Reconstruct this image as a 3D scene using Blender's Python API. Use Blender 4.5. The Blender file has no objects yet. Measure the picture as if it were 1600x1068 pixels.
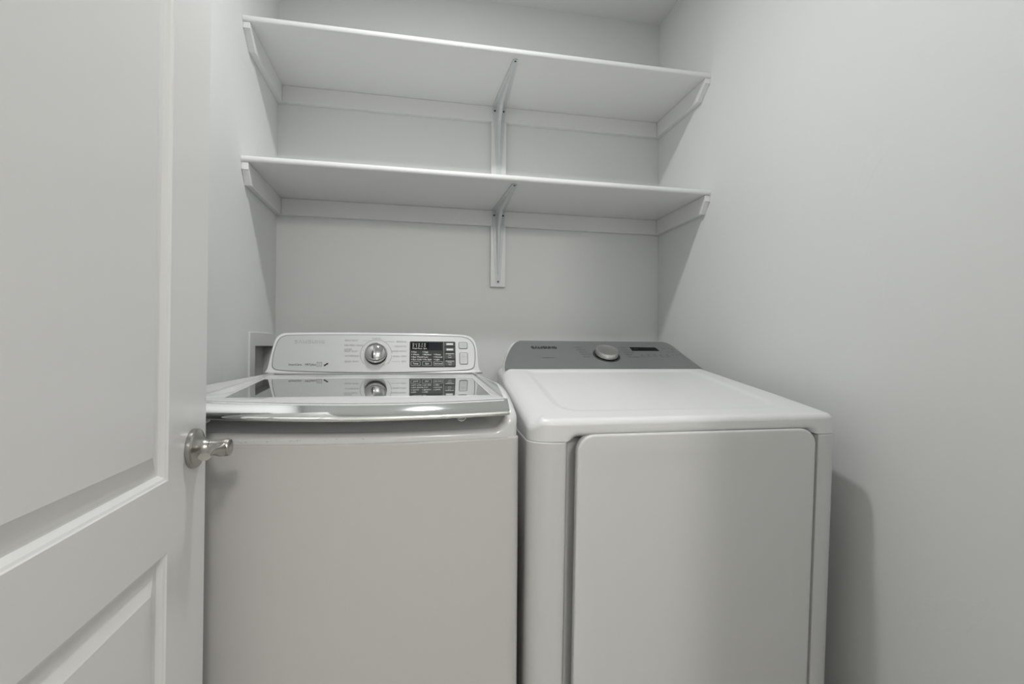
import bpy, bmesh, math, random
from mathutils import Vector, Matrix
import numpy as np

# ------------------------------------------------------------------ camera, world, lights
C = bpy.context.scene.collection
sc = bpy.context.scene
FPX, YAW, PIT, ROL = 768.34, 0.19255, 0.010166, 0.0067617
CAM_Z = 1.06
cam_d = bpy.data.cameras.new('camera')
cam_d.sensor_width = 36.0
cam_d.lens = FPX / 1600.0 * 36.0
cam_d.clip_start = 0.02
cam = bpy.data.objects.new('camera', cam_d)
C.objects.link(cam)
fwd = Vector((math.sin(YAW) * math.cos(PIT), math.cos(YAW) * math.cos(PIT), math.sin(PIT)))
rgt0 = Vector((math.cos(YAW), -math.sin(YAW), 0))
up0 = rgt0.cross(fwd)
rgt = rgt0 * math.cos(ROL) + up0 * math.sin(ROL)
upv = up0 * math.cos(ROL) - rgt0 * math.sin(ROL)
M = Matrix.Identity(4)
for i in range(3):
    M[i][0] = rgt[i]; M[i][1] = upv[i]; M[i][2] = -fwd[i]
M[2][3] = CAM_Z
cam.matrix_world = M
sc.camera = cam

w = bpy.data.worlds.new('hall_ambient'); sc.world = w
w.use_nodes = True
w.node_tree.nodes['Background'].inputs[0].default_value = (1.0, 0.97, 0.93, 1)
w.node_tree.nodes['Background'].inputs[1].default_value = 0.0

def lamp(name, kind, loc, power, size, col):
    d = bpy.data.lights.new(name, kind); d.energy = power; d.color = col
    if kind == 'AREA': d.shape = 'DISK'; d.size = size
    else: d.shadow_soft_size = size
    o = bpy.data.objects.new(name, d); o.location = loc; C.objects.link(o); return o
closet_lamp = lamp('closet_ceiling_lamp', 'AREA', (0.08, 0.93, 2.408), 9.4, 0.10, (1.0, 1.0, 1.0))
hall_lamp = lamp('hall_ceiling_lamp', 'POINT', (0.40, -1.65, 2.30), 49.0, 0.13, (1.0, 0.972, 0.93))

sc.cycles.caustics_reflective = False
sc.cycles.caustics_refractive = False
vs = sc.view_settings
sc.display_settings.display_device = 'sRGB'
vs.view_transform = 'Standard'
vs.look = 'None'
vs.gamma = 1.0
vs.use_curve_mapping = False
vs.exposure = 0.0

# ------------------------------------------------------------------ materials
def srgb(r, g, b):
    f = lambda c: c / 12.92 if c <= 0.04045 else ((c + 0.055) / 1.055) ** 2.4
    return (f(r / 255), f(g / 255), f(b / 255), 1)
def mat(name, col, rough=0.5, metal=0.0, ior=1.5, coat=0.0, bump=None, mottle=0.0, aniso=0.0):
    m = bpy.data.materials.new(name); m.use_nodes = True
    nt = m.node_tree; b = nt.nodes['Principled BSDF']
    b.inputs['Base Color'].default_value = col if len(col) == 4 else (*col, 1)
    b.inputs['Roughness'].default_value = rough
    b.inputs['Metallic'].default_value = metal
    b.inputs['IOR'].default_value = ior
    b.inputs['Coat Weight'].default_value = coat
    b.inputs['Coat Roughness'].default_value = 0.06
    tc = nt.nodes.new('ShaderNodeTexCoord')
    if bump:
        scale, strength, dist, stretch, detail = bump
        mp = nt.nodes.new('ShaderNodeMapping'); mp.inputs['Scale'].default_value = stretch
        nz = nt.nodes.new('ShaderNodeTexNoise'); nz.inputs['Scale'].default_value = scale; nz.inputs['Detail'].default_value = detail
        bp = nt.nodes.new('ShaderNodeBump'); bp.inputs['Strength'].default_value = strength; bp.inputs['Distance'].default_value = dist
        nt.links.new(tc.outputs['Object'], mp.inputs['Vector'])
        nt.links.new(mp.outputs['Vector'], nz.inputs['Vector'])
        nt.links.new(nz.outputs['Fac'], bp.inputs['Height'])
        nt.links.new(bp.outputs['Normal'], b.inputs['Normal'])
    if mottle:
        n2 = nt.nodes.new('ShaderNodeTexNoise'); n2.inputs['Scale'].default_value = 3.0; n2.inputs['Detail'].default_value = 3
        cr = nt.nodes.new('ShaderNodeMix'); cr.data_type = 'RGBA'
        c = b.inputs['Base Color'].default_value[:]
        cr.inputs[6].default_value = (c[0] * (1 - mottle), c[1] * (1 - mottle), c[2] * (1 - mottle), 1)
        cr.inputs[7].default_value = (min(1, c[0] * (1 + mottle)), min(1, c[1] * (1 + mottle)), min(1, c[2] * (1 + mottle)), 1)
        nt.links.new(tc.outputs['Object'], n2.inputs['Vector'])
        nt.links.new(n2.outputs['Fac'], cr.inputs[0])
        nt.links.new(cr.outputs[2], b.inputs['Base Color'])
    return m

def wall_material():
    """painted drywall with a faint, patchy knock-down trowel texture"""
    m = mat('wall_paint', (0.795, 0.806, 0.796), 0.55, mottle=0.012)
    nt = m.node_tree; b = nt.nodes['Principled BSDF']
    tc = nt.nodes.new('ShaderNodeTexCoord')
    fine = nt.nodes.new('ShaderNodeTexNoise'); fine.inputs['Scale'].default_value = 55; fine.inputs['Detail'].default_value = 4
    big = nt.nodes.new('ShaderNodeTexNoise'); big.inputs['Scale'].default_value = 7; big.inputs['Detail'].default_value = 5; big.inputs['Distortion'].default_value = 0.6
    rmp = nt.nodes.new('ShaderNodeValToRGB'); rmp.color_ramp.elements[0].position = 0.60; rmp.color_ramp.elements[1].position = 0.66
    mul = nt.nodes.new('ShaderNodeMath'); mul.operation = 'MULTIPLY'; mul.inputs[1].default_value = 0.25
    add = nt.nodes.new('ShaderNodeMath'); add.operation = 'ADD'
    bp = nt.nodes.new('ShaderNodeBump'); bp.inputs['Strength'].default_value = 0.22; bp.inputs['Distance'].default_value = 0.0015
    for n in (fine, big): nt.links.new(tc.outputs['Object'], n.inputs['Vector'])
    nt.links.new(big.outputs['Fac'], rmp.inputs['Fac'])
    nt.links.new(fine.outputs['Fac'], mul.inputs[0])
    nt.links.new(mul.outputs[0], add.inputs[0]); nt.links.new(rmp.outputs['Color'], add.inputs[1])
    nt.links.new(add.outputs[0], bp.inputs['Height'])
    nt.links.new(bp.outputs['Normal'], b.inputs['Normal'])
    return m

def floor_material():
    m = mat('vinyl_plank', (0.30, 0.26, 0.22), 0.45)
    nt = m.node_tree; b = nt.nodes['Principled BSDF']
    tc = nt.nodes.new('ShaderNodeTexCoord')
    mp = nt.nodes.new('ShaderNodeMapping'); mp.inputs['Scale'].default_value = (18, 1.6, 1)
    nz = nt.nodes.new('ShaderNodeTexNoise'); nz.inputs['Scale'].default_value = 3; nz.inputs['Detail'].default_value = 6
    cr = nt.nodes.new('ShaderNodeValToRGB')
    cr.color_ramp.elements[0].color = (0.46, 0.44, 0.41, 1); cr.color_ramp.elements[1].color = (0.62, 0.60, 0.57, 1)
    nt.links.new(tc.outputs['Object'], mp.inputs['Vector']); nt.links.new(mp.outputs['Vector'], nz.inputs['Vector'])
    nt.links.new(nz.outputs['Fac'], cr.inputs['Fac']); nt.links.new(cr.outputs['Color'], b.inputs['Base Color'])
    return m

WALL = wall_material()
CEIL = mat('ceiling_paint', (0.86, 0.865, 0.855), 0.7, bump=(60, 0.2, 0.001, (1, 1, 1), 3))
FLOOR = floor_material()
SHELF = mat('shelf_paint', (0.82, 0.825, 0.82), 0.32, bump=(40, 0.05, 0.001, (1, 1, 1), 2))
DOORP = mat('door_paint', (0.80, 0.80, 0.79), 0.33, bump=(30, 0.12, 0.0008, (1, 6, 0.35), 4))
BRACK = mat('bracket_paint', (0.67, 0.70, 0.71), 0.32)
SCREW = mat('screw_steel', (0.08, 0.08, 0.085), 0.45, 0.6)
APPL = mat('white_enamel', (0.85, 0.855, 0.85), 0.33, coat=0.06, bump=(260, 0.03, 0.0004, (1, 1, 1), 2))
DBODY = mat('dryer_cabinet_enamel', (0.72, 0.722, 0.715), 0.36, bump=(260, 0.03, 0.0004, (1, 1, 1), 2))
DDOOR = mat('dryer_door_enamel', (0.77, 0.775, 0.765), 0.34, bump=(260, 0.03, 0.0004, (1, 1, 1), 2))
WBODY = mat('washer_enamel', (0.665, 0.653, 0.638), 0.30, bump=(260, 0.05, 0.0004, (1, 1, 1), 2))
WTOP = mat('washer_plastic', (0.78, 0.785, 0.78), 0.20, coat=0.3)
CHROME = mat('chrome', (0.78, 0.79, 0.78), 0.05, 1.0)
KNOBCH = mat('knob_chrome', (0.62, 0.62, 0.615), 0.04, 1.0)
DIALM = mat('spun_aluminium', (0.66, 0.65, 0.63), 0.34, 1.0)
NICKEL = mat('satin_nickel', (0.47, 0.457, 0.43), 0.28, 1.0, bump=(90, 0.10, 0.0005, (1, 1, 14), 3))
GLASS = mat('smoked_lid_glass', (0.42, 0.43, 0.425), 0.015, 0.8, ior=1.6)
SILVER = mat('brushed_silver', (0.58, 0.59, 0.59), 0.40, 0.45, bump=(60, 0.05, 0.0004, (1, 30, 30), 2))
GREYP = mat('grey_console', (0.205, 0.22, 0.222), 0.40, 0.15)
BLACK = mat('black_gloss', (0.004, 0.004, 0.005), 0.25, ior=1.25)
DARKP = mat('dark_display', (0.055, 0.058, 0.058), 0.16)
LCD = mat('display_window', (0.015, 0.016, 0.022), 0.06)
BTN = mat('dark_button', (0.10, 0.105, 0.10), 0.25)
BTNW = mat('silver_button', (0.66, 0.67, 0.66), 0.25, 0.3)
PR = mat('charcoal_print', (0.055, 0.057, 0.058), 0.5)
INK = mat('dark_print', (0.010, 0.010, 0.011), 0.5)
GINK = mat('grey_print', (0.20, 0.205, 0.205), 0.5)
PALEINK = mat('pale_print', (0.42, 0.43, 0.43), 0.4)
WINK = mat('white_print', (0.80, 0.81, 0.80), 0.5)
BOXP = mat('outlet_box_plastic', (0.70, 0.71, 0.705), 0.4)
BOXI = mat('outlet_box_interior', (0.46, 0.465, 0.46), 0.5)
SEAMM = mat('dark_seam', (0.10, 0.10, 0.10), 0.7)  # dark joint line round the washer control panel
RUBBER = mat('black_rubber', (0.02, 0.02, 0.02), 0.7)
SCUFFM = mat('scuff_marks', (0.33, 0.32, 0.31), 0.6)

# ------------------------------------------------------------------ helpers
def obj(name, verts, faces, m, parent=None, smooth=False, bevel=None, bseg=2, angle=0.6):
    me = bpy.data.meshes.new(name)
    me.from_pydata([tuple(v) for v in verts], [], faces)
    bm = bmesh.new(); bm.from_mesh(me)
    bmesh.ops.remove_doubles(bm, verts=bm.verts, dist=1e-6)
    bmesh.ops.recalc_face_normals(bm, faces=bm.faces)
    if bevel:
        es = [e for e in bm.edges if len(e.link_faces) == 2 and e.calc_face_angle(0) > angle]
        bmesh.ops.bevel(bm, geom=es, offset=bevel, segments=bseg, profile=0.5, affect='EDGES')
    if smooth:
        for f in bm.faces: f.smooth = True
        for e in bm.edges:
            if len(e.link_faces) == 2 and e.calc_face_angle(0) > smooth: e.smooth = False
    bm.to_mesh(me); bm.free()
    me.materials.append(m)
    o = bpy.data.objects.new(name, me); C.objects.link(o)
    if parent: o.parent = parent
    return o
def thing(name, label, cat, loc, group=None):
    o = bpy.data.objects.new(name, None); o.empty_display_size = 0.05; C.objects.link(o)
    o.location = loc; o['label'] = label; o['category'] = cat
    if group: o['group'] = group
    return o
def struct(o): o['kind'] = 'structure'; return o
class G:
    """collects pieces of one mesh"""
    def __init__(s): s.v = []; s.f = []
    def add(s, v, f):
        n = len(s.v); s.v += [Vector(x) for x in v]; s.f += [[i + n for i in q] for q in f]; return s
    def box(s, a, b):
        x0, y0, z0 = a; x1, y1, z1 = b
        return s.add([(x0, y0, z0), (x1, y0, z0), (x1, y1, z0), (x0, y1, z0), (x0, y0, z1), (x1, y0, z1), (x1, y1, z1), (x0, y1, z1)],
              [(0, 3, 2, 1), (4, 5, 6, 7), (0, 1, 5, 4), (1, 2, 6, 5), (2, 3, 7, 6), (3, 0, 4, 7)])
    def loft(s, rings, cap0=True, cap1=True, closed=True):
        n = len(rings[0]); v = [p for r in rings for p in r]; f = []
        for k in range(len(rings) - 1):
            for i in range(n if closed else n - 1):
                j = (i + 1) % n
                f.append((k * n + i, k * n + j, (k + 1) * n + j, (k + 1) * n + i))
        if cap0: f.append(tuple(reversed(range(n))))
        if cap1: f.append(tuple(range((len(rings) - 1) * n, len(rings) * n)))
        return s.add(v, f)
    def lathe(s, prof, fr, n=40):
        """prof: list of (radius, height along frame normal)"""
        rings = [[fr.p(r * math.cos(2 * math.pi * i / n), r * math.sin(2 * math.pi * i / n), h) for i in range(n)] for r, h in prof]
        return s.loft(rings)
    def tube(s, pts, radii, n=14, flat=None):
        pts = [Vector(p) for p in pts]; rings = []
        for i, p in enumerate(pts):
            t = (pts[min(i + 1, len(pts) - 1)] - pts[max(i - 1, 0)]).normalized()
            a = t.cross(Vector((0, 0, 1)))
            if a.length < 1e-3: a = Vector((1, 0, 0))
            a.normalize(); b = a.cross(t).normalized()
            ra, rb = radii[i] if isinstance(radii[i], tuple) else (radii[i], radii[i])
            rings.append([p + a * ra * math.cos(2 * math.pi * k / n) + b * rb * math.sin(2 * math.pi * k / n) for k in range(n)])
        return s.loft(rings)
    def obj(s, name, m, parent=None, **k): return obj(name, s.v, s.f, m, parent, **k)
class Fr:
    """local frame on a plane: p(a, b, c) = origin + a u + b v + c n"""
    def __init__(s, o, u, v):
        s.o = Vector(o); s.u = Vector(u).normalized(); s.v = Vector(v).normalized(); s.n = s.u.cross(s.v).normalized()
    def p(s, a, b, c=0): return s.o + s.u * a + s.v * b + s.n * c
def rrect(x0, y0, x1, y1, r, n=6):
    out = []
    for cx, cy, a0 in ((x1 - r, y0 + r, -90), (x1 - r, y1 - r, 0), (x0 + r, y1 - r, 90), (x0 + r, y0 + r, 180)):
        for i in range(n + 1):
            a = math.radians(a0 + 90 * i / n); out.append((cx + r * math.cos(a), cy + r * math.sin(a)))
    return out
def slab(g, outline, fr, d0, d1, bev=0.0):
    """outline (2-D) extruded in the frame from depth d0 to d1 with a small front bevel"""
    cx = sum(a for a, b in outline) / len(outline); cy = sum(b for a, b in outline) / len(outline)
    w_ = max(a for a, b in outline) - min(a for a, b in outline); h_ = max(b for a, b in outline) - min(b for a, b in outline)
    rings = [[fr.p(a, b, d0) for a, b in outline], [fr.p(a, b, d1 - bev) for a, b in outline]]
    if bev:
        for q in (0.3, 1.0):
            kx = 1 - 2 * bev * (q if q == 1.0 else 0.29) / w_; ky = 1 - 2 * bev * (q if q == 1.0 else 0.29) / h_
            dz = d1 - bev * (0.29 if q != 1.0 else 0)
            rings.append([fr.p(cx + (a - cx) * kx, cy + (b - cy) * ky, dz) for a, b in outline])
    g.loft(rings)
    return g
def frame_ring(g, outer, inner, fr, c0, c1):
    n = len(outer)
    return g.loft([[fr.p(a, b, c0) for a, b in outer], [fr.p(a, b, c1) for a, b in outer], [fr.p(a, b, c1) for a, b in inner], [fr.p(a, b, c0) for a, b in inner]], False, False)
_fc = bpy.data.curves.new('lettering', 'FONT'); _fc.resolution_u = 2
_fo = bpy.data.objects.new('lettering', _fc); C.objects.link(_fo)
def text(g, s, fr, a, b, size, align='CENTER', c=0.0004, xs=1.0, bold=0.0):
    """flat lettering added to the mesh g, its line centred at (a, b) in the frame"""
    _fc.body = s; _fc.size = 1.0; _fc.align_x = 'LEFT'; _fc.offset = bold; _fc.extrude = 0
    bpy.context.view_layer.update()
    ev = _fo.evaluated_get(bpy.context.evaluated_depsgraph_get()); me = ev.to_mesh()
    if len(me.vertices):
        xs_ = [v.co.x for v in me.vertices]; x0, x1 = min(xs_), max(xs_)
        off = {'LEFT': -x0, 'CENTER': -(x0 + x1) / 2, 'RIGHT': -x1}[align]
        g.add([fr.p(a + (v.co.x + off) * size * xs, b + (v.co.y - 0.34) * size, c) for v in me.vertices], [tuple(p.vertices) for p in me.polygons])
    ev.to_mesh_clear()
def arcp(cx, cy, rx, ry, a0, a1, n=6):
    return [(cx + rx * math.cos(math.radians(a0 + (a1 - a0) * i / n)), cy + ry * math.sin(math.radians(a0 + (a1 - a0) * i / n))) for i in range(n + 1)]
LETTERS = {'S': (1.0, [arcp(0.5, 0.71, 0.40, 0.19, 20, 200) + arcp(0.5, 0.29, 0.40, 0.21, 70, -160)]),
           'A': (1.05, [[(0.06, 0.0), (0.52, 0.96), (0.99, 0.0)]]),
           'M': (1.25, [[(0.12, 0.0), (0.12, 0.92), (0.62, 0.10), (1.13, 0.92), (1.13, 0.0)]]),
           'U': (1.08, [[(0.12, 1.0), (0.12, 0.35)] + arcp(0.54, 0.32, 0.42, 0.22, 180, 360) + [(0.96, 1.0)]]),
           'N': (1.10, [[(0.12, 0.0), (0.12, 0.95), (0.98, 0.05), (0.98, 1.0)]]),
           'G': (1.12, [arcp(0.55, 0.5, 0.43, 0.40, 40, 330, 12) + [(0.98, 0.44), (0.58, 0.44)]])}
def stroke_text(g, s_, fr, a, b, h, wd, c=0.0004, bold=0.25):
    """heavy block lettering of height h and total width wd, centred at (a, b)"""
    gap = 0.24; tot = sum(LETTERS[ch][0] for ch in s_) + gap * (len(s_) - 1); k = wd / tot; x = a - wd / 2
    for ch in s_:
        lw, lines = LETTERS[ch]
        for ln in lines:
            pts = [Vector((x + px * k, b + (py - 0.5) * h)) for px, py in ln]; lft = []; rgt_ = []
            for i, p in enumerate(pts):
                d0 = (p - pts[i - 1]).normalized() if i else (pts[1] - p).normalized()
                d1 = (pts[i + 1] - p).normalized() if i < len(pts) - 1 else d0
                n0 = Vector((-d0.y, d0.x)); n1 = Vector((-d1.y, d1.x)); m_ = (n0 + n1)
                m_ = m_.normalized() if m_.length > 1e-4 else n0
                q = m_ * min(1.6, 1 / max(0.4, m_.dot(n0))) * h * bold / 2
                lft.append(fr.p(p.x + q.x, p.y + q.y, c)); rgt_.append(fr.p(p.x - q.x, p.y - q.y, c))
            g.loft([lft, rgt_], False, False, closed=False)
        x += (lw + gap) * k
def sstep(a, b, x):
    t = max(0.0, min(1.0, (x - a) / (b - a))); return t * t * (3 - 2 * t)

# ------------------------------------------------------------------ setting
D, XL, XR, ZC = 1.8994, -0.4979, 0.9921, CAM_Z + 1.3546
YF0, YF1 = -0.07, 0.045                      # front wall with the doorway the camera stands in
T = 0.11
OB = dict(y0=1.662, y1=1.862, z0=0.86, z1=1.0575)      # hole for the laundry outlet box
struct(G().box((XL - 0.75, -2.75, -0.1), (XR + 0.75, D + T, 0.0)).obj('floor', FLOOR))
struct(G().box((XL - 0.75, -2.75, ZC), (XR + 0.75, D + T, ZC + 0.1)).obj('ceiling', CEIL))
struct(G().box((XL - T, D, 0), (XR + T, D + T, ZC)).obj('wall_back', WALL))
struct(G().box((XR, YF1, 0), (XR + T, D, ZC)).obj('wall_right', WALL))
g = G()
g.box((XL - T, YF1, 0), (XL, OB['y0'], ZC)); g.box((XL - T, OB['y1'], 0), (XL, D, ZC))
g.box((XL - T, OB['y0'], 0), (XL, OB['y1'], OB['z0'])); g.box((XL - T, OB['y0'], OB['z1']), (XL, OB['y1'], ZC))
g.box((XL - T, OB['y0'], OB['z0']), (XL - 0.05, OB['y1'], OB['z1']))
struct(g.obj('wall_left', WALL))
DX0, DX1, DZ = -0.305, 0.52, 2.05
g = G()
g.box((XL - T, YF0, 0), (DX0, YF1, ZC)); g.box((DX1, YF0, 0), (XR + T, YF1, ZC)); g.box((DX0, YF0, DZ), (DX1, YF1, ZC))
struct(g.obj('wall_front', WALL))

# the hall behind the doorway the camera looks in from
HX0, HX1, HY = XL - 0.6, XR + 0.6, -2.6
struct(G().box((HX0 - T, HY, 0), (HX0, YF0, ZC)).obj('wall_hall_left', WALL))
struct(G().box((HX1, HY, 0), (HX1 + T, YF0, ZC)).obj('wall_hall_right', WALL))
struct(G().box((HX0 - T, HY - T, 0), (HX1 + T, HY, ZC)).obj('wall_hall_back', WALL))
struct(G().box((HX0 - T, YF0, 0), (XL - T, YF1, ZC)).obj('wall_hall_front', WALL))
struct(G().box((XR + T, YF0, 0), (HX1 + T, YF1, ZC)).obj('wall_hall_front', WALL))
# baseboards along the closet walls
struct(G().box((XL + 0.013, D - 0.013, 0), (XR - 0.013, D, 0.085)).obj('baseboard_back', SHELF, bevel=0.003))
struct(G().box((XL, 0.06, 0), (XL + 0.013, D, 0.085)).obj('baseboard_left', SHELF, bevel=0.003))
struct(G().box((XR - 0.013, 0.06, 0), (XR, D, 0.085)).obj('baseboard_right', SHELF, bevel=0.003))

# ------------------------------------------------------------------ laundry outlet box in the left wall
ob = thing('outlet_box', 'white recessed laundry outlet box in the left wall beside the washer console', 'outlet box', (XL, 1.75, 0.95))
def L(o, v): return Vector(v) - o.location
OUT0, OUT1, OZ1 = 1.612, 1.89, 1.101
g = G(); fr = Fr((0, -1.75, -0.95), (0, 1, 0), (0, 0, 1))
def rect(a0, b0, a1, b1): return [(a0, b0), (a1, b0), (a1, b1), (a0, b1)]
frame_ring(g, rect(OUT0, 0.82, OUT1, OZ1), rect(OB['y0'], OB['z0'], OB['y1'], OB['z1']), fr, 0.0, 0.005)
g.obj('face_frame', BOXP, ob, bevel=0.0012)
g = G(); e = 0.0006; dpt = -0.028
A = [(OB['y0'] + e, OB['z0'] + e), (OB['y1'] - e, OB['z0'] + e), (OB['y1'] - e, OB['z1'] - e), (OB['y0'] + e, OB['z1'] - e)]
g.loft([[fr.p(a, b, 0.003) for a, b in A], [fr.p(a, b, dpt) for a, b in A]], False, True)
g.obj('recessed_tray', BOXI, ob)

# ------------------------------------------------------------------ shelves
SD, ZU, ZLO, LG = 0.3736, CAM_Z + 0.9337, CAM_Z + 0.528, 0.0596
YS = D - SD; ST = 0.0175; LT = 0.019
def shelf(z, label, back_len, chamfer):
    t = thing('wall_shelf', label, 'shelf', (0.25, D, z), 'white shelves across the closet')
    o = t.location
    prof = []
    r = ST / 2
    for i in range(9):
        a = math.radians(90 + 180 * i / 8); prof.append((YS + 0.006 + 0.006 * math.cos(a), z + r + r * math.sin(a)))
    prof += [(D - 0.0002, z), (D - 0.0002, z + ST)]
    g = G().loft([[L(t, (x, y, zz)) for y, zz in prof] for x in (XL + 0.0004, XR - 0.0004)])
    g.obj('board', SHELF, t, smooth=0.5)
    G().box(L(t, (XL + LT + 0.0003, D - LT, z - LG)), L(t, (XR - LT - 0.0003, D - 0.0002, z - 0.0003))).obj('back_ledger', SHELF, t, bevel=0.001)
    y0 = YS + 0.006
    for x0, x1, nm in ((XL + 0.0003, XL + LT, 'side_ledger'), (XR - LT, XR - 0.0003, 'side_ledger')):
        pr = [(y0, z - 0.0003), (y0, z - chamfer[0]), (y0 + 0.004, z - chamfer[0]), (y0 + chamfer[1], z - LG), (D - 0.0003, z - LG), (D - 0.0003, z - 0.0003)]
        G().loft([[L(t, (x, y, zz)) for y, zz in pr] for x in (x0, x1)]).obj(nm, SHELF, t, bevel=0.001)
    bx0, bx1 = 0.280, 0.3385
    G().box(L(t, (bx0, D - LT - 0.0012, z - back_len)), L(t, (bx1, D - 0.0002, z - LG - 0.0004))).obj('backing_board', SHELF, t, bevel=0.0015)
    return t
shelf(ZU, 'upper white painted shelf board near the ceiling, above the other shelf', 0.31, (0.018, 0.050))
shelf(ZLO, 'lower white painted shelf board, directly above washer and dryer', 0.2955, (0.022, 0.028))

def bracket(z, label):
    xc = 0.3095
    t = thing('shelf_bracket', label, 'bracket', (xc, D - LT, z), 'stamped steel shelf brackets')
    yw = D - LT - 0.0014
    def leg(fr, length):
        g = G()
        w0, w1, th = 0.0245, 0.0085, 0.0022
        out = [(-w0, 0.0), (w0, 0.0), (w0, 0.022)]
        out += [(w1, length - w1)] + [(w1 * math.cos(math.radians(a)), length - w1 + w1 * math.sin(math.radians(a))) for a in (30, 60, 90, 120, 150)] + [(-w1, length - w1), (-w0, 0.022)]
        g.loft([[fr.p(a, b, 0) for a, b in out], [fr.p(a, b, th) for a, b in out]])
        # raised pressed channel tapering to the tip
        rr = []
        for k, (s_, hw, h) in enumerate(((0.006, 0.0125, 0.026), (0.03, 0.0115, 0.021), (0.10, 0.009, 0.014), (0.19, 0.0065, 0.0075), (length - 0.028, 0.003, th + 0.0004))):
            rr.append([fr.p(-hw, s_, th * 0.5), fr.p(-hw * 0.6, s_, h * 0.85), fr.p(-hw * 0.25, s_, h), fr.p(hw * 0.25, s_, h), fr.p(hw * 0.6, s_, h * 0.85), fr.p(hw, s_, th * 0.5)])
        g.loft(rr)
        return g
    fh = Fr(L(t, (xc, yw, z - 0.0012)), (1, 0, 0), (0, -1, 0))       # horizontal leg, normal down
    lg1 = leg(fh, 0.325)
    fv = Fr(L(t, (xc, yw, z - 0.0012)), (-1, 0, 0), (0, 0, -1))      # vertical leg
    lg1.obj('shelf_leg', BRACK, t, smooth=0.5)
    leg(fv, 0.283).obj('wall_leg', BRACK, t, smooth=0.5)
    # gusset where the two channels run together
    g = G()
    for hw, q in ((0.0125, 0.0), (0.0075, 0.0),):
        pass
    ga = L(t, (xc, yw, z - 0.0012))
    pr = [(0.0, 0.0), (-0.062, 0.0), (-0.062, -0.017), (-0.017, -0.062), (0.0, -0.062)]
    g.loft([[ga + Vector((dx, y, zz)) for y, zz in pr] for dx in (-0.0062, 0.0062)])
    g.obj('gusset', BRACK, t, bevel=0.0025)
    def screw(fr, a, b):
        G().lathe([(0.0036, 0.0018), (0.0036, 0.0030), (0.0026, 0.0040), (0.0008, 0.0043)], Fr(fr.p(a, b), fr.u, fr.v), 12).obj('screw', SCREW, t, smooth=0.6)
    screw(fh, 0, 0.3165)
    screw(fv, 0.0175, 0.018); screw(fv, -0.0175, 0.018); screw(fv, 0, 0.2745)
    return t
bracket(ZU, 'white steel bracket holding up the upper shelf')
bracket(ZLO, 'white steel bracket holding up the lower shelf, over the gap between machines')

# ------------------------------------------------------------------ washer
WX, WY = -0.12, 0.925
wash = thing('washing_machine', 'white top-load washer with dark glass lid and chrome lid edge, left of the dryer', 'washing machine', (WX, WY, 0))
WH = 0.320; WB = 0.795
def wring(hw, inset, zf, bow=0.012, r=0.022, y0=0.0, y1=WB, nseg=40, fine=0.30):
    """rounded rectangle, bowed front; zf(x, y, is_front) gives the height"""
    h = hw - inset; r = max(0.004, r - inset * 0.5); out = []
    a, b = y0 + inset, y1 - inset
    xs_ = []
    for i in range(nseg + 1):
        u = -1 + 2 * i / nseg
        xs_.append((h - r) * math.copysign(1 - (1 - abs(u)) ** 1.6, u))
    for x in xs_:
        out.append((x, a + bow * (x / hw) ** 2, True))
    off = bow * ((h - r) / hw) ** 2
    for i in range(1, 7):
        t = math.radians(-90 + 90 * i / 6); out.append((h - r + r * math.cos(t), a + off + r + r * math.sin(t), i < 2))
    for i in range(1, 24): out.append((h, a + off + r + (b - 2 * r - a - off) * i / 24, False))
    for i in range(0, 7):
        t = math.radians(90 * i / 6); out.append((h - r + r * math.cos(t), b - r + r * math.sin(t), False))
    for i in range(1, 12): out.append((h - r - 2 * (h - r) * i / 12, b, False))
    for i in range(0, 7):
        t = math.radians(90 + 90 * i / 6); out.append((-h + r + r * math.cos(t), b - r + r * math.sin(t), False))
    for i in range(1, 24): out.append((-h, b - r - (b - 2 * r - a - off) * i / 24, False))
    for i in range(0, 6):
        t = math.radians(180 + 90 * i / 6); out.append((-h + r + r * math.cos(t), a + off + r + r * math.sin(t), i > 4))
    return [Vector((x, y, zf(x, y, fr))) for x, y, fr in out]
SEAM = 0.884
def smile(x, y=0.0): return 0.080 * (x - 0.08) ** 2 * (1 - sstep(0.0, 0.10, y))
g = G()
g.loft([wring(WH, 0, lambda x, y, f: 0.035), wring(WH, 0, lambda x, y, f: SEAM - 0.012 + 0.7 * smile(x, y)), wring(WH, 0, lambda x, y, f: SEAM - 0.007 + 0.7 * smile(x, y)), wring(WH, 0, lambda x, y, f: SEAM - 0.004 + 0.7 * smile(x, y)), wring(WH, 0.0004, lambda x, y, f: SEAM - 0.0022 + 0.7 * smile(x, y)), wring(WH, 0.0014, lambda x, y, f: SEAM - 0.0008 + 0.7 * smile(x, y)), wring(WH, 0.006, lambda x, y, f: SEAM - 0.0004 + 0.7 * smile(x, y))])
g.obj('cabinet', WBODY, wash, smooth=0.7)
def topz(x, y):
    z = 0.9785 - 0.052 * max(0.0, (0.195 - y) / 0.195) ** 2
    return z
LIP = 0.9005
def lipz(x, y):
    s = sstep(0.268, 0.305, abs(x - 0.003))
    return LIP + 0.8 * smile(x) * (1 - s) + (topz(x, y) - LIP) * s
g = G(); rings = [wring(WH, 0.0030, lambda x, y, f: SEAM - 0.001 + 0.7 * smile(x, y))]
RF = 0.022
def topring(inset, sa):
    def zf(x, y, f):
        tz = lipz(x, y) if (y < 0.07 and abs(x) < 0.31) else topz(x, y)
        rr = min(RF, (tz - SEAM - 0.003) * 0.7)
        return tz - rr + rr * sa
    return wring(WH, inset, zf)
for k in range(7):
    a = math.radians(90 * k / 6)
    rings.append(topring(0.0030 + RF * 0.93 * (1 - math.cos(a)), math.sin(a)))
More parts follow.
